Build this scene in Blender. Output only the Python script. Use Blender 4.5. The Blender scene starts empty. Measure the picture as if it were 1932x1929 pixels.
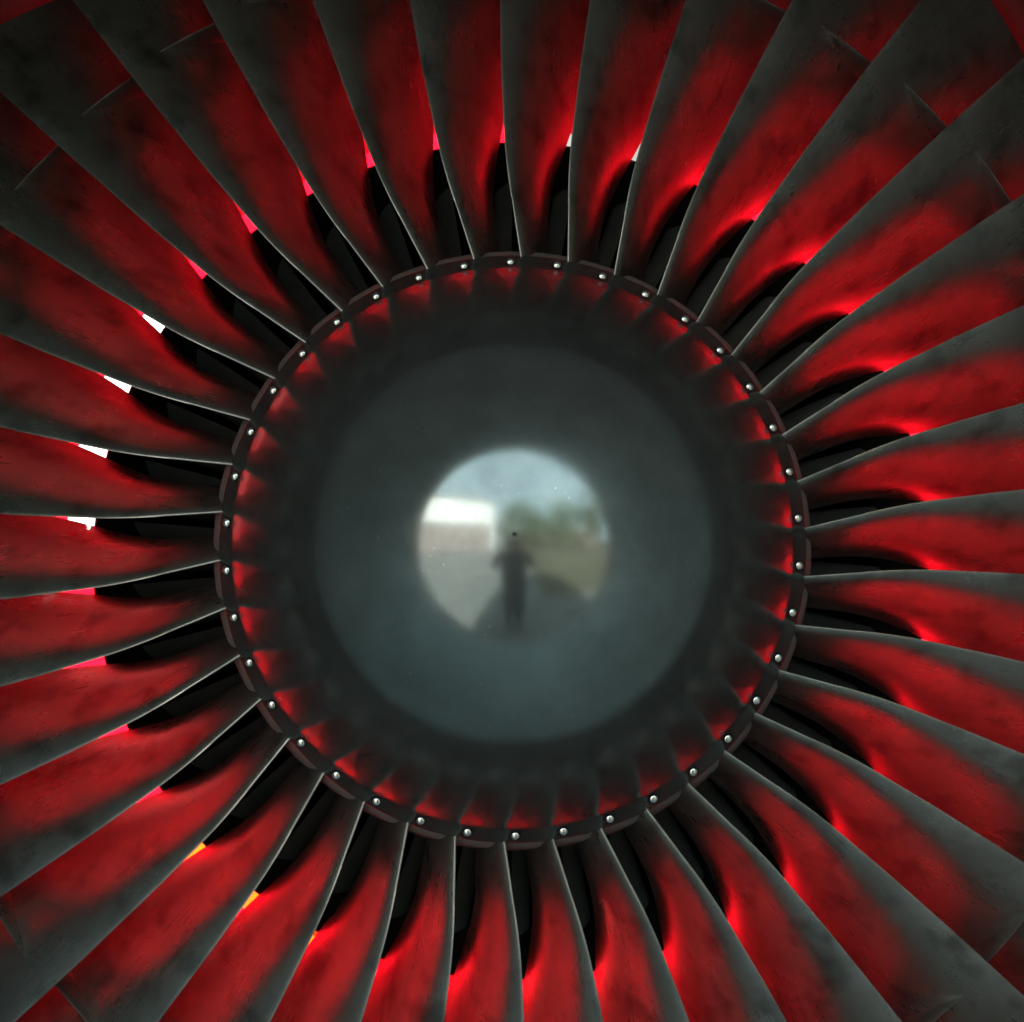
import bpy, bmesh, math, random
from mathutils import Vector, Matrix
R = math.radians
PI = math.pi
random.seed(7)
sc = bpy.context.scene
C = sc.collection

# ------------------------------------------------------------------ camera
AX = 1.65                                  # height of the engine axis above the ground
D = 1.70                                   # camera to fan plane
cam_d = bpy.data.cameras.new('camera')
cam = bpy.data.objects.new('camera', cam_d)
C.objects.link(cam)
cam_d.sensor_width = 36.0
cam_d.lens = 36.0 * 2240.0 / 1932.0
cam_d.clip_start = 0.004
cam_d.clip_end = 5000
CAMP = Vector((-0.009, -D, AX - 0.0615))
cam.location = CAMP
cam.rotation_euler = (R(90 + 3.69), 0, R(-0.26))
cam_d.dof.use_dof = True
cam_d.dof.focus_distance = 1.70
cam_d.dof.aperture_fstop = 6.0
sc.camera = cam

# ------------------------------------------------------------------ sky, sun, exposure
SUN_EL, SUN_AZ = R(30), R(-14)             # sun stands behind the engine, a little to the left
world = bpy.data.worlds.new('World')
sc.world = world
world.use_nodes = True
nt = world.node_tree
sky = nt.nodes.new('ShaderNodeTexSky')
sky.sky_type = 'NISHITA'
sky.sun_disc = False
sky.sun_elevation = SUN_EL
sky.sun_rotation = SUN_AZ
sky.air_density = 1.0
sky.dust_density = 4.0
sky.ozone_density = 1.0
bg = nt.nodes['Background']
# thin bright cloud veil over the clear sky
tc = nt.nodes.new('ShaderNodeTexCoord')
nz = nt.nodes.new('ShaderNodeTexNoise')
nz.inputs['Scale'].default_value = 2.2
nz.inputs['Detail'].default_value = 6
nt.links.new(tc.outputs['Generated'], nz.inputs['Vector'])
mr = nt.nodes.new('ShaderNodeMapRange')
mr.inputs[1].default_value = 0.3; mr.inputs[2].default_value = 0.65
mr.inputs[3].default_value = 0.5; mr.inputs[4].default_value = 1.0
nt.links.new(nz.outputs['Fac'], mr.inputs[0])
mx = nt.nodes.new('ShaderNodeMix'); mx.data_type = 'RGBA'
nt.links.new(mr.outputs[0], mx.inputs[0])
nt.links.new(sky.outputs[0], mx.inputs[6])
mx.inputs[7].default_value = (6.6, 8.2, 8.3, 1)
nt.links.new(mx.outputs[2], bg.inputs[0])
bg.inputs[1].default_value = 0.042

sl = bpy.data.lights.new('sun', 'SUN')
sl.energy = 5.0
sl.angle = R(0.5)
sl.color = (1.0, 0.95, 0.88)
sun = bpy.data.objects.new('sun', sl)
C.objects.link(sun)
sv = Vector((math.sin(SUN_AZ) * math.cos(SUN_EL), math.cos(SUN_AZ) * math.cos(SUN_EL), math.sin(SUN_EL)))
sun.rotation_euler = sv.to_track_quat('Z', 'Y').to_euler()
sun.location = (0, 8, 12)

sc.view_settings.view_transform = 'Standard'
sc.view_settings.look = 'None'
sc.view_settings.exposure = 2.5
sc.view_settings.gamma = 1.0
sc.view_settings.use_curve_mapping = False
sc.render.engine = 'CYCLES'
cy = sc.cycles
cy.use_denoising = True
cy.max_bounces = 10
cy.glossy_bounces = 8
cy.diffuse_bounces = 4
cy.transmission_bounces = 4
cy.caustics_reflective = True
cy.caustics_refractive = False
cy.blur_glossy = 0.5
cy.sample_clamp_indirect = 6.0

# ------------------------------------------------------------------ helpers
def link_mesh(name, verts, faces, mat, parent=None, smooth=True, sharp=None):
    me = bpy.data.meshes.new(name)
    me.from_pydata([tuple(v) for v in verts], [], faces)
    me.materials.append(mat)
    if smooth:
        me.polygons.foreach_set('use_smooth', [True] * len(me.polygons))
        if sharp:
            me.set_sharp_from_angle(angle=R(sharp))
    me.update()
    o = bpy.data.objects.new(name, me)
    C.objects.link(o)
    if parent:
        o.parent = parent
    return o

def thing(name, label, cat, loc, group=None):
    o = bpy.data.objects.new(name, None)
    C.objects.link(o)
    o.location = loc
    o.empty_display_size = 0.1
    o['label'] = label
    o['category'] = cat
    if group:
        o['group'] = group
    return o

def P(r, th, y):                           # th in degrees clockwise from the top, seen from the camera
    a = R(th)
    return Vector((r * math.sin(a), y, r * math.cos(a)))

def lathe(name, prof, mat, parent=None, n=304, closed=False, a0=0.0, a1=360.0, sharp=40):
    """prof: list of (radius, y); optional angular range"""
    full = abs(a1 - a0 - 360) < 1e-6
    m = n if full else n + 1
    V, F = [], []
    for (r, y) in prof:
        for k in range(m):
            V.append(P(r, a0 + (a1 - a0) * k / n, y))
    L = len(prof)
    for i in range(L if closed else L - 1):
        i2 = (i + 1) % L
        for k in range(n):
            k2 = (k + 1) % m
            F.append((i * m + k, i * m + k2, i2 * m + k2, i2 * m + k))
    if closed and not full:
        F.append(tuple(i * m for i in range(L)))
        F.append(tuple(i * m + n for i in reversed(range(L))))
    return link_mesh(name, V, F, mat, parent, sharp=sharp)

def lerp(x, tab):
    if x <= tab[0][0]:
        return tab[0][1]
    for (x0, y0), (x1, y1) in zip(tab, tab[1:]):
        if x <= x1:
            return y0 + (y1 - y0) * (x - x0) / (x1 - x0)
    return tab[-1][1]

def smooth_tab(tab, w):
    """returns a smoothed version of the piecewise linear table"""
    def f(x):
        s = 0
        for k in range(-4, 5):
            s += lerp(x + w * k / 4, tab)
        return s / 9
    return f

# ------------------------------------------------------------------ materials
def new_mat(name):
    m = bpy.data.materials.new(name)
    m.use_nodes = True
    n = m.node_tree
    b = n.nodes['Principled BSDF']
    return m, n, b

def noise(n, scale, detail=4, rough=0.55, coord='Object', vec_scale=None, rnd=False):
    tc = n.nodes.new('ShaderNodeTexCoord')
    src = tc.outputs[coord]
    if vec_scale:
        mp = n.nodes.new('ShaderNodeMapping')
        mp.inputs['Scale'].default_value = vec_scale
        n.links.new(src, mp.inputs[0])
        src = mp.outputs[0]
    if rnd:
        oi = n.nodes.new('ShaderNodeObjectInfo')
        ml = n.nodes.new('ShaderNodeMath'); ml.operation = 'MULTIPLY'
        ml.inputs[1].default_value = 37.0
        n.links.new(oi.outputs['Random'], ml.inputs[0])
        ad = n.nodes.new('ShaderNodeVectorMath'); ad.operation = 'ADD'
        n.links.new(src, ad.inputs[0]); n.links.new(ml.outputs[0], ad.inputs[1])
        src = ad.outputs[0]
    t = n.nodes.new('ShaderNodeTexNoise')
    t.inputs['Scale'].default_value = scale
    t.inputs['Detail'].default_value = detail
    t.inputs['Roughness'].default_value = rough
    n.links.new(src, t.inputs['Vector'])
    return t.outputs['Fac']

def ramp(n, fac, stops):
    r = n.nodes.new('ShaderNodeValToRGB')
    while len(r.color_ramp.elements) > 1:
        r.color_ramp.elements.remove(r.color_ramp.elements[-1])
    r.color_ramp.elements[0].position = stops[0][0]
    r.color_ramp.elements[0].color = (*stops[0][1], 1)
    for p, c in stops[1:]:
        e = r.color_ramp.elements.new(p)
        e.color = (*c, 1)
    n.links.new(fac, r.inputs[0])
    return r.outputs[0]

def mixcol(n, fac, a, b, mode='MIX'):
    m = n.nodes.new('ShaderNodeMix')
    m.data_type = 'RGBA'
    m.blend_type = mode
    for s, v in ((m.inputs[0], fac), (m.inputs[6], a), (m.inputs[7], b)):
        if hasattr(v, 'is_output'):
            n.links.new(v, s)
        elif isinstance(v, (tuple, list)):
            s.default_value = (*v, 1)
        else:
            s.default_value = v
    return m.outputs[2]

def g(v):
    return (v, v, v)

def simple(name, col, rough=0.5, metal=0.0, var=0.15, scale=20, spec=0.5, bump=0.0):
    m, n, b = new_mat(name)
    f = noise(n, scale)
    lo = tuple(c * (1 - var) for c in col); hi = tuple(min(1, c * (1 + var)) for c in col)
    n.links.new(ramp(n, f, [(0.3, lo), (0.7, hi)]), b.inputs['Base Color'])
    b.inputs['Roughness'].default_value = rough
    b.inputs['Metallic'].default_value = metal
    b.inputs['Specular IOR Level'].default_value = spec
    if bump:
        bp = n.nodes.new('ShaderNodeBump'); bp.inputs['Strength'].default_value = bump
        bp.inputs['Distance'].default_value = 0.002
        n.links.new(f, bp.inputs['Height']); n.links.new(bp.outputs[0], b.inputs['Normal'])
    return m

def blade_material():
    m, n, b = new_mat('brushed_titanium')
    big = noise(n, 9, 5, 0.6, rnd=True)
    spots = noise(n, 17, 2.5, 0.5, rnd=True)
    streak = noise(n, 10, 4, 0.6, vec_scale=(14, 14, 1.2), rnd=True)
    c = ramp(n, big, [(0.30, (0.31, 0.305, 0.275)), (0.70, (0.46, 0.455, 0.415))])
    dirt = ramp(n, spots, [(0.26, g(0.5)), (0.48, g(1.0))])
    c = mixcol(n, 1.0, c, dirt, 'MULTIPLY')
    c = mixcol(n, 1.0, c, ramp(n, streak, [(0.3, g(0.95)), (0.7, g(1.03))]), 'MULTIPLY')
    n.links.new(c, b.inputs['Base Color'])
    b.inputs['Metallic'].default_value = 0.92
    rr = ramp(n, big, [(0.25, g(0.34)), (0.75, g(0.24))])
    rr = mixcol(n, 0.12, rr, ramp(n, streak, [(0.3, g(0.18)), (0.7, g(0.42))]))
    n.links.new(rr, b.inputs['Roughness'])
    bp = n.nodes.new('ShaderNodeBump')
    bp.inputs['Strength'].default_value = 0.03
    bp.inputs['Distance'].default_value = 0.004
    n.links.new(big, bp.inputs['Height'])
    n.links.new(bp.outputs[0], b.inputs['Normal'])
    return m

def spinner_material(name, col, rough):
    m, n, b = new_mat(name)
    f = noise(n, 6, 4)
    fine = noise(n, 220, 2)
    smear = noise(n, 16, 6, 0.7, vec_scale=(1, 1, 1))
    c = ramp(n, f, [(0.3, tuple(x * 0.9 for x in col)), (0.7, tuple(x * 1.08 for x in col))])
    dust = ramp(n, fine, [(0.73, g(0.0)), (0.76, g(1.0))])
    c = mixcol(n, 1.0, c, ramp(n, smear, [(0.3, g(0.80)), (0.65, g(1.06))]), 'MULTIPLY')
    c = mixcol(n, dust, c, (0.7, 0.75, 0.75))
    n.links.new(c, b.inputs['Base Color'])
    b.inputs['Metallic'].default_value = 0.9
    n.links.new(ramp(n, f, [(0.3, g(rough * 0.8)), (0.7, g(rough * 1.3))]), b.inputs['Roughness'])
    return m

M = {}
M['blade'] = blade_material()
M['spinner'] = spinner_material('polished_spinner', (0.32, 0.37, 0.37), 0.16)
M['ring'] = spinner_material('polished_ring', (0.32, 0.33, 0.33), 0.14)
M['platform'] = simple('platform_metal', (0.13, 0.14, 0.135), 0.6, 0.0, 0.2, 30)
M['bolt'] = simple('bolt_steel', (0.75, 0.78, 0.76), 0.16, 1.0, 0.05, 90)
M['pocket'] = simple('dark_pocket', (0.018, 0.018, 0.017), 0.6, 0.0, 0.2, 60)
M['liner'] = simple('intake_liner_paint', (0.21, 0.285, 0.30), 0.5, 0.0, 0.15, 4)
M['lip'] = simple('grey_lip_paint', (0.20, 0.22, 0.22), 0.4, 0.3, 0.06, 8)
M['rub'] = simple('black_rub_strip', (0.02, 0.02, 0.02), 0.6, 0.0, 0.3, 15)
M['core'] = simple('core_black', (0.012, 0.012, 0.012), 0.6, 0.0, 0.3, 15)
M['vane'] = simple('stator_metal', (0.16, 0.19, 0.18), 0.45, 0.4, 0.2, 20)
M['duct'] = simple('bypass_wall', (0.45, 0.42, 0.40), 0.35, 0.3, 0.15, 8)
M['cowl'] = simple('white_cowl_paint', (0.75, 0.75, 0.74), 0.3, 0.0, 0.05, 3)

def fabric(name, col, thin=0.75):
    m = bpy.data.materials.new(name)
    m.use_nodes = True
    n = m.node_tree
    for x in list(n.nodes):
        n.nodes.remove(x)
    out = n.nodes.new('ShaderNodeOutputMaterial')
    tr = n.nodes.new('ShaderNodeBsdfTranslucent')
    di = n.nodes.new('ShaderNodeBsdfDiffuse')
    mx = n.nodes.new('ShaderNodeMixShader')
    f = noise(n, 5, 4)
    c = ramp(n, f, [(0.3, tuple(x * 0.9 for x in col)), (0.7, col)])
    n.links.new(c, tr.inputs[0]); n.links.new(c, di.inputs[0])
    mx.inputs[0].default_value = thin
    n.links.new(di.outputs[0], mx.inputs[1]); n.links.new(tr.outputs[0], mx.inputs[2])
    n.links.new(mx.outputs[0], out.inputs[0])
    return m
M['red'] = fabric('thin_red_fabric', (1.0, 0.004, 0.016), 1.0)
M['orange'] = fabric('orange_for_light_sliver', (0.9, 0.07, 0.005), 1.0)  # made-up cloth, stands in for slivers of orange light
M['white'] = fabric('white_for_sky_gap', (0.9, 0.9, 0.88), 0.85)  # stands in for bright sky showing through gaps in the cover
M['webbing'] = simple('red_webbing', (0.45, 0.01, 0.015), 0.8, 0, 0.2, 200)

# ------------------------------------------------------------------ rotor
NB = 38
PITCH = 360.0 / NB
rotor = thing('fan_rotor', 'large jet engine fan with thirty eight metal blades around a dark polished dome spinner', 'engine fan', (0, 0, AX))

LE = smooth_tab([(0.40, 1.9), (0.424, 1.4), (0.45, 0.75), (0.49, 0.0), (0.535, -0.75), (0.585, -1.2), (0.70, -1.4), (0.85, -1.35), (1.1, -1.0)], 0.018)
GAP = [(0.40, 5.1), (0.42, 4.8), (0.444, 4.3), (0.49, 3.5), (0.53, 2.6), (0.57, 1.3), (0.60, 0.6), (0.624, 0.0), (0.70, -1.0), (0.80, -2.2), (1.0, -3.6), (1.1, -4.0)]
YLE = smooth_tab([(0.40, 0.0), (0.55, -0.008), (0.8, 0.0), (1.1, 0.03)], 0.03)
YTE = smooth_tab([(0.40, 0.17), (0.5, 0.165), (0.6, 0.148), (0.75, 0.145), (0.9, 0.148), (1.1, 0.145)], 0.03)

def _te_raw(r):
    # trailing edge angle at true radius r: the point is seen at projected radius rho
    rho = r * D / (D + YTE(r))
    return LE(rho) + PITCH - lerp(rho, GAP)
_te_tab = [(0.36 + 0.01 * k, _te_raw(0.36 + 0.01 * k)) for k in range(80)]
TE = smooth_tab(_te_tab, 0.03)
CAMBER = smooth_tab([(0.40, 50), (0.55, 46), (0.65, 38), (0.75, 28), (0.9, 20), (1.1, 13)], 0.05)
TC = smooth_tab([(0.40, 0.085), (0.55, 0.062), (0.75, 0.042), (1.1, 0.026)], 0.05)
R_TIP = 1.108

def naca(x):
    return 5 * (0.2969 * math.sqrt(x) - 0.126 * x - 0.3516 * x * x + 0.2843 * x ** 3 - 0.1036 * x ** 4)

def section(r, nx=22):
    """closed loop in (tangential, y): suction side LE->TE, then pressure side back"""
    a = Vector((R(LE(r)) * r, YLE(r)))
    b = Vector((R(TE(r)) * r, YTE(r)))
    d = b - a
    c = d.length
    t = d / c
    nrm = Vector((t.y, -t.x))              # towards the front and clockwise: the suction side
    if nrm.y > 0:
        nrm = -nrm
    cam_ = R(CAMBER(r))
    rad = c / (2 * math.sin(cam_ / 2))
    up, lo = [], []
    for i in range(nx + 1):
        x = 0.5 * (1 - math.cos(PI * i / nx))
        s = (x - 0.5) * c
        h = math.sqrt(rad * rad - s * s) - rad * math.cos(cam_ / 2)
        slope = -s / math.sqrt(rad * rad - s * s)
        yt = max(naca(x) * TC(r) * c, 0.0009 * min(1, x * 40))
        # normal of the camber line
        nn = (nrm - t * slope).normalized()
        base = a + t * (x * c) + nrm * h
        up.append(base + nn * yt)
        lo.append(base - nn * yt)
    return up + lo[-1:0:-1]

def build_blade():
    V, F = [], []
    ns = 46
    rs = [0.405 + (R_TIP - 0.405) * (k / ns) ** 1.15 for k in range(ns + 1)]
    m = None
    for r in rs:
        sec = section(r)
        m = len(sec)
        for p in sec:
            V.append(P(r, math.degrees(p.x / r), p.y))
    for i in range(len(rs) - 1):
        for k in range(m):
            k2 = (k + 1) % m
            F.append((i * m + k, i * m + k2, (i + 1) * m + k2, (i + 1) * m + k))
    F.append(tuple((len(rs) - 1) * m + k for k in range(m)))
    F.append(tuple(k for k in reversed(range(m))))
    return link_mesh('blade', V, F, M['blade'], rotor, sharp=75)

def cam_th(r, y):
    """angle of the camber line of the blade at radius r and depth y"""
    sec = section(r)
    n = len(sec) // 2
    best = min(range(n + 1), key=lambda i: abs(sec[i].y - y))
    return math.degrees(sec[best].x / r)

def build_snubber(parent):
    """mid-span shroud: a lens section arm on each side of the blade, meeting its neighbour half way"""
    V, F = [], []
    rm = 0.912
    y0 = 0.045
    ch = 0.062
    thc = cam_th(rm, y0 + ch / 2)
    na, nsec = 14, 16
    for i in range(na + 1):
        u = i / na
        th = thc + (u - 0.5) * (PITCH - 0.06)
        yy = y0 + (u - 0.5) * 0.020
        for k in range(nsec):
            a = 2 * PI * k / nsec
            cx = 0.5 * (1 - math.cos(a))
            tt = 0.0048 * math.sin(a) * (1.0 - 0.25 * abs(2 * u - 1))
            V.append(P(rm + tt, th, yy + cx * ch))
    for i in range(na):
        for k in range(nsec):
            k2 = (k + 1) % nsec
            F.append((i * nsec + k, i * nsec + k2, (i + 1) * nsec + k2, (i + 1) * nsec + k))
    F.append(tuple(range(nsec - 1, -1, -1)))
    F.append(tuple(na * nsec + k for k in range(nsec)))
    return link_mesh('snubber', V, F, M['blade'], parent, sharp=60)

HUB = [(0.4185, 0.010), (0.4225, 0.0085), (0.432, 0.020), (0.4395, 0.045), (0.449, 0.085), (0.461, 0.135), (0.470, 0.185)]
def build_platform():
    """strip of hub surface between two blade roots"""
    V, F = [], []
    nt_ = 10
    for (r, y) in HUB:
        f = max(0.0, min(1.0, y / 0.17))
        c0 = math.degrees(section(r)[0].x / r)
        # follow the camber line so that the joints lie under the blades
        c = cam_th(r, max(0.002, min(y, YTE(r) - 0.002)))
        for k in range(nt_ + 1):
            th = c + 0.10 + (PITCH - 0.20) * k / nt_
            V.append(P(r, th, y))
    m = nt_ + 1
    n0 = len(V)
    for v in list(V):
        q = v.copy(); s = 1 - 0.012 / math.hypot(q.x, q.z); q.x *= s; q.z *= s
        V.append(q)
    L = len(HUB)
    for i in range(L - 1):
        for k in range(nt_):
            F.append((i * m + k, i * m + k + 1, (i + 1) * m + k + 1, (i + 1) * m + k))
            F.append((n0 + i * m + k, n0 + (i + 1) * m + k, n0 + (i + 1) * m + k + 1, n0 + i * m + k + 1))
    for i in range(L - 1):
        F.append((i * m, (i + 1) * m, n0 + (i + 1) * m, n0 + i * m))
        F.append((i * m + nt_, n0 + i * m + nt_, n0 + (i + 1) * m + nt_, (i + 1) * m + nt_))
    for k in range(nt_):
        F.append((k, n0 + k, n0 + k + 1, k + 1))
        a = (L - 1) * m
        F.append((a + k, a + k + 1, n0 + a + k + 1, n0 + a + k))
    return link_mesh('platform', V, F, M['platform'], rotor, sharp=35)

def ring_copy(src, k, parent=None):
    o = src.copy()
    C.objects.link(o)
    o.parent = parent or src.parent
    o.rotation_euler.y = R(PITCH * k)
    return o

blade0 = build_blade()
snub0 = build_snubber(blade0)
plat0 = build_platform()
rnd = random.Random(3)
for k in range(1, NB):
    b_ = ring_copy(blade0, k)
    s_ = snub0.copy(); C.objects.link(s_); s_.parent = b_
    ring_copy(plat0, k)
    b_.rotation_euler.y += R(rnd.uniform(-0.10, 0.10))

# hub drum behind the platforms
lathe('hub_drum', [(0.02, 0.010), (0.400, 0.010), (0.402, 0.03), (0.425, 0.10), (0.448, 0.19), (0.44, 0.21), (0.02, 0.21)], M['core'], rotor)

# spinner profile from its surface slope
SLOPE = smooth_tab([(0.0, 0.0), (0.10, 18.5), (0.118, 21.8), (0.19, 34.5), (0.262, 46.0), (0.275, 47.2), (0.33, 53.5), (0.372, 57.5), (0.382, 61.3), (0.390, 63), (0.3945, 63), (0.3975, 48.0), (0.43, 46)], 0.003)
def slope(r):
    return SLOPE(r) if r > 0.02 else 185 * r
R_END = 0.4200
NP = 90
prof = []
rr = [R_END * i / NP for i in range(NP + 1)]
ys = [0.0]
for i in range(NP):
    rm_ = (rr[i] + rr[i + 1]) / 2
    ys.append(ys[-1] + math.tan(R(slope(rm_))) * (rr[i + 1] - rr[i]))
LSP = ys[-1]
Y_END = 0.000
prof = [(max(r, 0.0004), y - LSP + Y_END) for r, y in zip(rr, ys)]
def prof_y(r):
    return lerp(r, prof)
R_SEAM = 0.3972
dome = [(r, y) for r, y in prof if r < R_SEAM] + [(R_SEAM, prof_y(R_SEAM))]
spin = lathe('spinner', dome, M['spinner'], rotor, sharp=60)
spin['label'] = 'dark polished dome in the middle of the fan, mirroring sky and photographer'

# drain dimple on the tip
dim = lathe('drain_plug', [(0.0002, -0.0006), (0.0012, -0.0005), (0.0017, 0.0002), (0.0024, -0.0004), (0.0032, 0.0008)], M['pocket'], spin, n=24)
dim.location.y = prof[0][1]

# bolt ring: conical surface, 38 sectors, each with a round pocket
R_B, TH_B, RAD_B = 0.4083, -0.5, 0.0088
def ring_sector():
    V, F = [], []
    rim0, rim1 = R_SEAM + 0.0004, R_END
    nq = 8
    outer = []
    hw = PITCH / 2
    for i in range(nq): outer.append((-hw + 2 * hw * i / nq, rim0))
    for i in range(nq): outer.append((hw, rim0 + (rim1 - rim0) * i / nq))
    for i in range(nq): outer.append((hw - 2 * hw * i / nq, rim1))
    for i in range(nq): outer.append((-hw, rim1 - (rim1 - rim0) * i / nq))
    m = len(outer)
    # matching points on the circle
    inner = []
    for (t_, r_) in outer:
        dx = R(t_) * R_B; dy = r_ - R_B
        a = math.atan2(dy, dx)
        inner.append((math.degrees(RAD_B * math.cos(a) / R_B), R_B + RAD_B * math.sin(a)))
    nr = 5
    for j in range(nr + 1):
        u = j / nr
        for (o_, i_) in zip(outer, inner):
            t_ = o_[0] + (i_[0] - o_[0]) * u
            r_ = o_[1] + (i_[1] - o_[1]) * u
            V.append(P(r_, t_ + TH_B, prof_y(r_)))
    for j in range(nr):
        for k in range(m):
            k2 = (k + 1) % m
            F.append((j * m + k, (j + 1) * m + k, (j + 1) * m + k2, j * m + k2))
    return V, F, inner
V0, F0, circ = ring_sector()
VV, FF = [], []
for k in range(NB):
    rot = Matrix.Rotation(R(PITCH * k), 3, 'Y')
    off = len(VV)
    VV += [rot @ v for v in V0]
    FF += [tuple(i + off for i in f) for f in F0]
# rear rim: rolled edge
edge = [(R_END, Y_END), (R_END + 0.0014, Y_END + 0.0022), (R_END + 0.0016, Y_END + 0.0045), (R_END - 0.002, Y_END + 0.007)]
off = len(VV)
ne = 304
for (r, y) in edge:
    for k in range(ne):
        VV.append(P(r, TH_B - PITCH / 2 + 360.0 * k / ne, y))
for i in range(len(edge) - 1):
    for k in range(ne):
        k2 = (k + 1) % ne
        FF.append((off + i * ne + k, off + i * ne + k2, off + (i + 1) * ne + k2, off + (i + 1) * ne + k))
bm = bmesh.new()
me = bpy.data.meshes.new('t')
me.from_pydata([tuple(v) for v in VV], [], FF)
bm.from_mesh(me)
bmesh.ops.remove_doubles(bm, verts=bm.verts, dist=0.00002)
bmesh.ops.recalc_face_normals(bm, faces=bm.faces)
bm.to_mesh(me)
me.materials.append(M['spinner'])
me.polygons.foreach_set('use_smooth', [True] * len(me.polygons))
me.set_sharp_from_angle(angle=R(50))
ring = bpy.data.objects.new('bolt_ring', me)
C.objects.link(ring)
ring.parent = rotor
ring['label'] = 'sloping outer ring of the spinner, pierced by a row of bolt pockets'

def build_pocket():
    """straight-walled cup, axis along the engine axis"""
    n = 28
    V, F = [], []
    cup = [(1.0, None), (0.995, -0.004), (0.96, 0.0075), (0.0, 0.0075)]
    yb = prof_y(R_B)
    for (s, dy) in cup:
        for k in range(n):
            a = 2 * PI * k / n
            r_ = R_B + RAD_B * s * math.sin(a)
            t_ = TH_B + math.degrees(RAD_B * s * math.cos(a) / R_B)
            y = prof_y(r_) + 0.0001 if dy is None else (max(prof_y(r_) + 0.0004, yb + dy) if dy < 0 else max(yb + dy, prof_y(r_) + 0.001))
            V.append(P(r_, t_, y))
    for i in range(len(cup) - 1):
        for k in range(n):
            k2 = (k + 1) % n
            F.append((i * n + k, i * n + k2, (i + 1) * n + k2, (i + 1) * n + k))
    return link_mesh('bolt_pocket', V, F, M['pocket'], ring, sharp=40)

def build_bolt():
    V, F = [], []
    n = 20
    hp = [(0.0001, -0.0030), (0.0018, -0.0029), (0.0038, -0.0025), (0.0054, -0.0018), (0.0061, -0.0010), (0.0062, 0.0075)]
    c = P(R_B - 0.0005, TH_B, prof_y(R_B))
    for (r, y) in hp:
        for k in range(n):
            a = 2 * PI * k / n
            V.append(Vector((c.x + r * math.cos(a), c.y + y, c.z + r * math.sin(a))))
    for i in range(len(hp) - 1):
        for k in range(n):
            k2 = (k + 1) % n
            F.append((i * n + k, i * n + k2, (i + 1) * n + k2, (i + 1) * n + k))
    return link_mesh('bolt', V, F, M['bolt'], ring, sharp=60)
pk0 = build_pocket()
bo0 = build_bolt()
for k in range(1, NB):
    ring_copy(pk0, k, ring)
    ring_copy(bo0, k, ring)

# ------------------------------------------------------------------ nacelle and the still parts behind the fan
nac = thing('engine_nacelle', 'round grey engine intake and casing around the fan, seen mirrored in the spinner', 'engine casing', (0, 0, AX))
CASE_Y = -0.14
FRONT_Y = -1.31
lathe('fan_case', [(1.118, CASE_Y + 0.012), (1.118, 0.30)], M['rub'], nac, n=160)
# acoustic liner panels
NLP = 6
for k in range(NLP):
    p = []
    for i in range(13):
        u = i / 12
        y = CASE_Y - u * (CASE_Y - FRONT_Y - 0.22)
        r = 1.118 - 0.085 * (u * u * (3 - 2 * u))
        p.append((r, y))
    q = [(r + 0.02, y) for r, y in reversed(p)]
    lathe('liner_panel', p + q, M['liner'], nac, n=26, closed=True, a0=360 / NLP * k + 0.04, a1=360 / NLP * (k + 1) - 0.04, sharp=50)
rl = 1.033
lipp = []
for i in range(25):
    a = PI * i / 24
    # from inner throat round the highlight to the outside
    cx = rl + 0.105 - 0.105 * math.cos(a)
    yy = FRONT_Y + 0.22 - 0.22 * math.sin(a)
    lipp.append((cx, yy))
lathe('intake_lip', [(rl, FRONT_Y + 0.22)] + lipp + [(rl + 0.235, FRONT_Y + 0.42)], M['lip'], nac, n=160)
lathe('outer_cowl', [(rl + 0.2352, FRONT_Y + 0.421), (1.34, -0.2), (1.36, 0.2), (1.33, 0.7), (1.24, 1.25), (1.222, 1.29)], M['cowl'], nac, n=160)
lathe('bypass_duct', [(1.125, 0.30), (1.15, 0.45), (1.16, 0.9), (1.19, 1.3), (1.218, 1.31)], M['duct'], nac, n=160)
# the intake droops: its mouth sits a little lower than the fan
for o in list(nac.children):
    if o.name.startswith(('liner_panel', 'intake_lip', 'outer_cowl')):
        for v in o.data.vertices:
            if v.co.y < CASE_Y:
                v.co.z -= 0.10 * (CASE_Y - v.co.y) / (CASE_Y - FRONT_Y)
# splitter and core; the splitter's rear flare is shaped to screen off red light
SPL_Y, SPL_R = 0.315, 0.706
lathe('splitter', [(0.60, 0.95), (0.66, 0.50), (0.690, 0.36), (SPL_R - 0.004, SPL_Y + 0.006), (SPL_R, SPL_Y), (SPL_R + 0.006, SPL_Y + 0.006),
                   (0.728, 0.38), (0.80, 0.62), (0.868, 0.85), (0.885, 0.95), (0.885, 1.1), (0.82, 1.35), (0.64, 1.8)], M['core'], nac, n=200)
lathe('core_hub', [(0.02, 0.22), (0.462, 0.22), (0.472, 0.30), (0.485, 0.5), (0.49, 0.95), (0.60, 0.951)], M['core'], nac, n=160)

# inlet guide vanes of the core
def build_vane():
    V, F = [], []
    r0, r1 = 0.470, 0.690
    ns, nx = 8, 8
    for i in range(ns + 1):
        r = r0 + (r1 - r0) * i / ns
        pts = []
        for j in range(nx + 1):
            x = j / nx
            ca = 0.010 * math.sin(PI * x)
            pts.append((x * 0.075, -0.030 * x - ca, 0.0035 * math.sin(PI * x) + 0.0004))
        loop = [(y, t + w) for y, t, w in pts] + [(y, t - w) for y, t, w in reversed(pts[1:-1])]
        for (y, t) in loop:
            V.append(P(r, math.degrees(t / r), 0.42 + y))
    m = len(V) // (ns + 1)
    for i in range(ns):
        for k in range(m):
            k2 = (k + 1) % m
            F.append((i * m + k, i * m + k2, (i + 1) * m + k2, (i + 1) * m + k))
    return link_mesh('guide_vane', V, F, M['vane'], nac, sharp=50)
v0 = build_vane()
NV = 76
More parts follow.
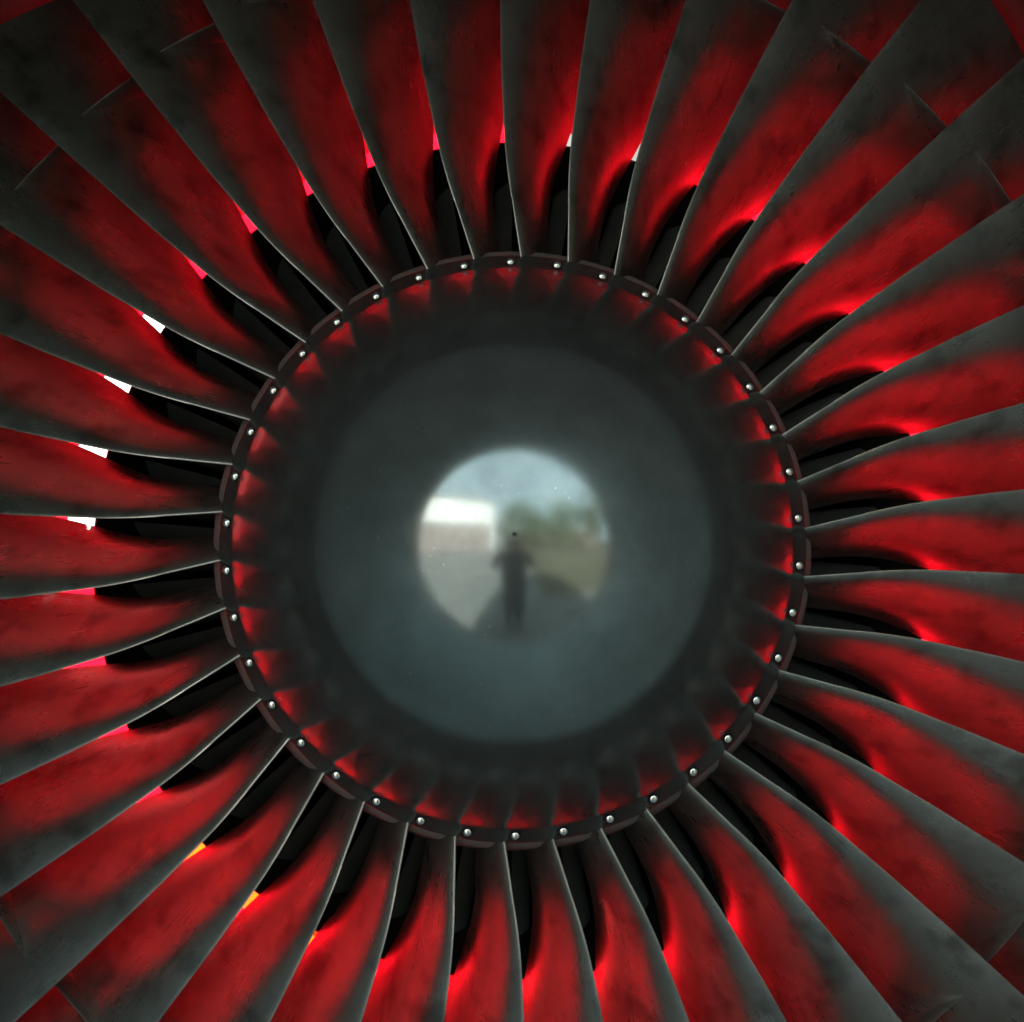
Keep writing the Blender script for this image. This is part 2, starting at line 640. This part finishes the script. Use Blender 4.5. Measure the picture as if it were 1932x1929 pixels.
for k in range(1, NV):
    o = v0.copy(); C.objects.link(o); o.rotation_euler.y = R(360 / NV * k)
# pylon above the engine
def box(name, x0, x1, y0, y1, z0, z1, mat, parent=None, bev=0.0):
    bm = bmesh.new()
    bmesh.ops.create_cube(bm, size=1.0)
    for v in bm.verts:
        v.co = Vector((x0 + (v.co.x + 0.5) * (x1 - x0), y0 + (v.co.y + 0.5) * (y1 - y0), z0 + (v.co.z + 0.5) * (z1 - z0)))
    if bev:
        bmesh.ops.bevel(bm, geom=list(bm.edges), offset=bev, segments=2, affect='EDGES', profile=0.6)
    me = bpy.data.meshes.new(name)
    bm.to_mesh(me); bm.free()
    me.materials.append(mat)
    o = bpy.data.objects.new(name, me)
    C.objects.link(o)
    if parent: o.parent = parent
    return o
box('pylon', -0.16, 0.16, -0.1, 2.6, 1.33, 2.1, M['cowl'], nac, 0.04)

# ------------------------------------------------------------------ red cover on the bypass exhaust, lit through by the sun
cov = thing('exhaust_cover', 'thin red fabric cover closing the exhaust behind the fan, glowing with sunlight between the blades', 'engine cover', (0, 0, AX))
# closed all round; added white and orange patches stand in for light through gaps
COVY = 1.02
def gore(a0, a1, mat, r0=0.887, r1=1.180, name='fabric_panel'):
    V, F = [], []
    n = max(2, int((a1 - a0) / 1.5))
    L = max(2, int((r1 - r0) / 0.06))
    for j in range(L + 1):
        r = r0 + (r1 - r0) * j / L
        for k in range(n + 1):
            th = a0 + (a1 - a0) * k / n
            V.append(P(r, th, COVY + 0.012 * math.sin(r * 23 + th * 0.4) + 0.008 * math.sin(th * 0.9)))
    m = n + 1
    for j in range(L):
        for k in range(n):
            F.append((j * m + k, j * m + k + 1, (j + 1) * m + k + 1, (j + 1) * m + k))
    return link_mesh(name, V, F, mat, cov)
patches = []  # added bright patches, set behind the blade gaps as slivers of light
for x, z, c_ in [(.0843, .587, 'w'), (.179, .568, 'w'), (-.519, .323, 'w'), (-.571, .238, 'w'), (-.601, .139, 'w'), (-.620, .042, 'w'),
                 (-.4495, -.4267, 'o'), (-.370, -.495, 'o'), (-.282, -.544, 'o')]:
    X, Z = 1.6 * x + .005, 1.6 * z + .037
    a_ = math.degrees(math.atan2(X, Z)) % 360
    patches.append((a_, math.hypot(X, Z), c_))
patches.sort()
cur = 24.0 - 24.0
N0 = patches[0][0] - 1.7
cuts = []
for i, (a_, r_, c_) in enumerate(patches):
    mt = M['white'] if c_ == 'w' else M['orange']
    gore(a_ - 1.2, a_ + 1.2, M['red'], 0.887, r_ - 0.0351)
    gore(a_ - 1.2, a_ + 1.2, mt, r_ - 0.035, r_ + 0.030, 'sky_gap_patch' if c_ == 'w' else 'orange_light_patch')
    gore(a_ - 1.2, a_ + 1.2, M['red'], r_ + 0.0301, 1.180)
    nxt = patches[(i + 1) % len(patches)][0] + (360 if i == len(patches) - 1 else 0)
    s0, s1 = a_ + 1.202, nxt - 1.202
    k_ = max(1, round((s1 - s0) / 34))
    for j in range(k_):
        gore(s0 + (s1 - s0) * j / k_ + 0.002, s0 + (s1 - s0) * (j + 1) / k_ - 0.002, M['red'])

# ------------------------------------------------------------------ what the spinner mirrors: the apron, sky and photographer
def structure(o):
    o['kind'] = 'structure'
    return o
m, n, b = new_mat('concrete_apron')
f1 = noise(n, 0.6, 6); f2 = noise(n, 30, 3)
c = ramp(n, f1, [(0.3, (0.09, 0.10, 0.09)), (0.7, (0.16, 0.16, 0.145))])
c = mixcol(n, 0.3, c, ramp(n, f2, [(0.3, g(0.07)), (0.7, g(0.18))]))
n.links.new(c, b.inputs['Base Color'])
b.inputs['Roughness'].default_value = 0.85
V = [(-3000, -3000, 0), (3000, -3000, 0), (3000, 3000, 0), (-3000, 3000, 0)]
structure(link_mesh('ground', V, [(0, 1, 2, 3)], m, smooth=False))

m2_, n2_, b2_ = new_mat('dry_grass')
n2_.links.new(ramp(n2_, noise(n2_, 0.8, 6), [(0.3, (0.035, 0.038, 0.02)), (0.7, (0.09, 0.075, 0.04))]), b2_.inputs['Base Color'])
b2_.inputs['Roughness'].default_value = 0.9
structure(link_mesh('lawn', [(.9, -3.3, .004), (60, -3.3, .004), (90, -90, .004), (1.5, -90, .004)], [(0, 3, 2, 1)], m2_, smooth=False))
M['hangar'] = simple('hangar_cladding', (0.72, 0.71, 0.68), 0.5, 0, 0.05, 1)
M['hangar_roof'] = simple('hangar_roof', (0.30, 0.32, 0.33), 0.5, 0, 0.1, 1)
M['door_panel'] = simple('pinkish_door_panels', (0.24, 0.20, 0.185), 0.5, 0, 0.12, 1)
M['brick'] = simple('brown_cladding', (0.42, 0.27, 0.17), 0.6, 0, 0.12, 2)
M['glass'] = simple('dark_glass', (0.03, 0.04, 0.05), 0.1, 0, 0.1, 2)
def hall(label, x, y, w, d, h, mat, rz):
    t = thing('hangar', label, 'building', (x, y, 0))
    t.rotation_euler.z = R(rz)
    box('wall', -w / 2, w / 2, -d / 2, d / 2, 0, h, mat, t)
    V = [(-w / 2 - .4, -d / 2 - .4, h), (w / 2 + .4, -d / 2 - .4, h), (w / 2 + .4, d / 2 + .4, h), (-w / 2 - .4, d / 2 + .4, h), (-w / 2 - .4, 0, h + 2.2), (w / 2 + .4, 0, h + 2.2)]
    link_mesh('roof', V, [(0, 1, 5, 4), (2, 3, 4, 5), (1, 2, 5), (3, 0, 4), (3, 2, 1, 0)], M['hangar_roof'], t, smooth=False)
    for k in range(5):
        box('door', -w * 0.46 + k * w * .186, -w * 0.46 + (k + 1) * w * .186 - .08, d / 2, d / 2 + .12, 0.01, h * .52, M['door_panel'], t)
    return t
hall('white hangar standing across the apron, seen as the brightest patch in the spinner', -15, -17, 22, 10, 8.0, M['hangar'], -38)
hall('brown low building across the apron, seen in the spinner right of the photographer', 12, -36, 22, 10, 4.0, M['brick'], 12)

def leaf_material():
    m, n, b = new_mat('dark_leaves')
    f = noise(n, 1.5, 3)
    n.links.new(ramp(n, f, [(0.3, (0.03, 0.05, 0.02)), (0.7, (0.08, 0.11, 0.04))]), b.inputs['Base Color'])
    b.inputs['Roughness'].default_value = 0.6
    return m
M['leaf'] = leaf_material()
M['bark'] = simple('bark', (0.12, 0.09, 0.06), 0.9)
def tree(x, y, h, label, seed):
    rd = random.Random(seed)
    t = thing('broadleaf_tree', label, 'tree', (x, y, 0), 'trees beyond the apron')
    V, F = [], []
    for i, (z, r) in enumerate([(0, .35), (h * .25, .26), (h * .5, .18), (h * .8, .06)]):
        for k in range(8):
            V.append((r * math.cos(k * PI / 4) + .15 * i * rd.uniform(-1, 1), r * math.sin(k * PI / 4), z))
    for i in range(3):
        for k in range(8):
            F.append((i * 8 + k, i * 8 + (k + 1) % 8, i * 8 + 8 + (k + 1) % 8, i * 8 + 8 + k))
    link_mesh('trunk', V, F, M['bark'], t)
    V, F = [], []
    lobes = [(rd.gauss(0, h * .17), rd.gauss(0, h * .17), h * rd.uniform(.16, .8), h * rd.uniform(.14, .22)) for _ in range(11)]
    for _ in range(4200):
        lx, ly, lz, lr = rd.choice(lobes)
        d = Vector((rd.gauss(0, 1), rd.gauss(0, 1), rd.gauss(0, 1))).normalized() * lr * rd.uniform(.6, 1.05)
        c = Vector((lx, ly, lz)) + d
        s = rd.uniform(.12, .26)
        u = Vector((rd.gauss(0, 1), rd.gauss(0, 1), rd.gauss(0, 1))).normalized() * s
        w = u.cross(Vector((rd.gauss(0, 1), rd.gauss(0, 1), rd.gauss(0, 1)))).normalized() * s * .6
        o = len(V)
        V += [c - u, c + w, c + u, c - w]
        F.append((o, o + 1, o + 2, o + 3))
    link_mesh('crown', V, F, M['leaf'], t, smooth=False)
TREES = [(-1.5, -25, 9.5, 'smallest tree, straight behind the photographer'), (2.6, -24, 11, 'dense tree just right of the photographer'),
         (8.6, -22.5, 11.5, 'broad dark tree in the middle of the row'), (16, -20, 12, 'tallest dark tree of the row on the right'),
         (21, -15, 10.5, 'dark bushy tree near the right end of the row'), (25, -9, 10, 'rightmost dark tree, nearest the low building')]
for i, (x, y, h, lb) in enumerate(TREES):
    tree(x, y, h, lb, i + 11)

# ------------------------------------------------------------------ the photographer
M['skin'] = simple('skin', (0.55, 0.34, 0.25), 0.5, 0, 0.05, 20)
M['jacket'] = simple('black_jacket', (0.015, 0.016, 0.02), 0.8, 0, 0.2, 40)
M['jeans'] = simple('dark_trousers', (0.02, 0.024, 0.035), 0.85, 0, 0.2, 60)
M['shoe'] = simple('black_shoes', (0.012, 0.012, 0.012), 0.5, 0, 0.2, 60)
M['hair'] = simple('dark_hair', (0.03, 0.02, 0.015), 0.6, 0, 0.3, 60)
PX, PY = 0.0, -2.04
per = thing('person', 'person in dark jacket and trousers standing before the engine, both hands raised to a phone', 'person', (PX, PY, 0))
def skin_mesh(name, nodes, edges, mat, parent, root=0, sub=2):
    me = bpy.data.meshes.new(name)
    me.from_pydata([n_[0] for n_ in nodes], edges, [])
    o = bpy.data.objects.new(name, me)
    C.objects.link(o)
    sk = o.modifiers.new('s', 'SKIN'); sk.use_smooth_shade = True
    lay = me.skin_vertices[0].data
    for i, n_ in enumerate(nodes):
        rx = n_[1]
        lay[i].radius = rx if isinstance(rx, tuple) else (rx, rx)
        lay[i].use_root = (i == root)
    sb = o.modifiers.new('u', 'SUBSURF'); sb.levels = sub; sb.render_levels = sub
    dg = bpy.context.evaluated_depsgraph_get()
    m2 = bpy.data.meshes.new_from_object(o.evaluated_get(dg))
    o.modifiers.clear()
    o.data = m2
    m2.materials.clear()
    for mm in (mat if isinstance(mat, list) else [mat]):
        m2.materials.append(mm)
    m2.polygons.foreach_set('use_smooth', [True] * len(m2.polygons))
    if parent: o.parent = parent
    return o
hz = CAMP.z
hy = (CAMP.y - PY) - 0.035          # wrist depth in the person's frame (+y is towards the engine)
nodes = [((0, 0, .96), (.24, .16)), ((0, .0, 1.12), (.225, .15)), ((0, .0, 1.30), (.24, .15)), ((0, -.005, 1.43), (.16, .10)),
         ((0, .0, 1.51), (.058, .058)), ((0, .025, 1.60), (.078, .092)), ((0, .03, 1.69), (.078, .095)), ((0, .02, 1.745), (.05, .06))]
edges = [(i, i + 1) for i in range(7)]
for s in (-1, 1):
    b0 = len(nodes)
    nodes += [((s * .09, 0, .86), (.125, .12)), ((s * .095, .02, .50), .105), ((s * .10, -.01, .10), .055), ((s * .11, .03, .045), (.045, .04)), ((s * .12, .15, .035), (.042, .03))]
    edges += [(0, b0), (b0, b0 + 1), (b0 + 1, b0 + 2), (b0 + 2, b0 + 3), (b0 + 3, b0 + 4)]
    b1 = len(nodes)
    nodes += [((s * .22, 0, 1.41), .075), ((s * .31, .08, 1.22), .060), ((s * .12, hy - .04, hz - .065), .030), ((s * .085, hy - .005, hz - .03), (.024, .034))]
    edges += [(3, b1), (b1, b1 + 1), (b1 + 1, b1 + 2), (b1 + 2, b1 + 3)]
body = skin_mesh('body', nodes, edges, [M['jacket'], M['jeans'], M['skin'], M['shoe']], per)
for p in body.data.polygons:
    c = p.center
    arm = c.y > hy - .035 and c.z > 1.3
    p.material_index = 3 if c.z < .085 else 1 if c.z < .93 else 2 if (c.z > 1.50 and abs(c.x) < .11 and c.y < .2) or arm else 0
for s in (-1, 1):
    for f in range(4):
        z0 = hz - .045 + f * .021
        ln = (.9, 1.0, .96, .78)[f]
        skin_mesh('finger', [((s * .088, hy - .004, z0), .009), ((s * .098, hy + .016 * ln, z0), .0085), ((s * .088, hy + .036 * ln - .004, z0 + .002), .0080), ((s * .070, hy + .0385 * ln - .006, z0 + .003), .0072)],
                  [(0, 1), (1, 2), (2, 3)], M['skin'], per, sub=1)
    skin_mesh('thumb', [((s * .085, hy - .01, hz - .03), .011), ((s * .068, hy - .006, hz - .012), .010), ((s * .050, hy - .001, hz + .004), .009)],
              [(0, 1), (1, 2)], M['skin'], per, sub=1)
# face
def blob(name, c, s, mat, parent, seg=16):
    bm = bmesh.new()
    bmesh.ops.create_uvsphere(bm, u_segments=seg, v_segments=seg // 2 + 2, radius=1.0)
    for v in bm.verts:
        v.co = Vector((c[0] + v.co.x * s[0], c[1] + v.co.y * s[1], c[2] + v.co.z * s[2]))
    me = bpy.data.meshes.new(name); bm.to_mesh(me); bm.free()
    me.materials.append(mat)
    me.polygons.foreach_set('use_smooth', [True] * len(me.polygons))
    o = bpy.data.objects.new(name, me); C.objects.link(o)
    if parent: o.parent = parent
    return o
M['eye'] = simple('eye_white', (0.8, 0.8, 0.78), 0.2, 0, 0.02, 20)
M['lips'] = simple('lips', (0.5, 0.2, 0.18), 0.5, 0, 0.05, 20)
for s in (-1, 1):
    e = blob('eye', (s * .031, .108, 1.655), (.012, .010, .008), M['eye'], per)
    blob('pupil', (s * .031, .1165, 1.655), (.005, .003, .005), M['hair'], e, 10)
    blob('ear', (s * .080, .02, 1.64), (.010, .020, .032), M['skin'], per)
blob('nose', (0, .122, 1.628), (.013, .018, .024), M['skin'], per)
blob('mouth', (0, .108, 1.583), (.024, .008, .007), M['lips'], per)
h_ = blob('hair', (0, .005, 1.695), (.086, .098, .075), M['hair'], per, 24)

# phone held at the lens
ph = thing('phone', 'black phone held upright in both hands of the photographer', 'phone', (CAMP.x, CAMP.y - 0.014, CAMP.z))
M['phone'] = simple('phone_black', (0.02, 0.02, 0.022), 0.25, 0, 0.1, 50)
ph_body = box('phone_case', -.078, .078, -.004, .004, -.040, .036, M['phone'], ph, 0.002)
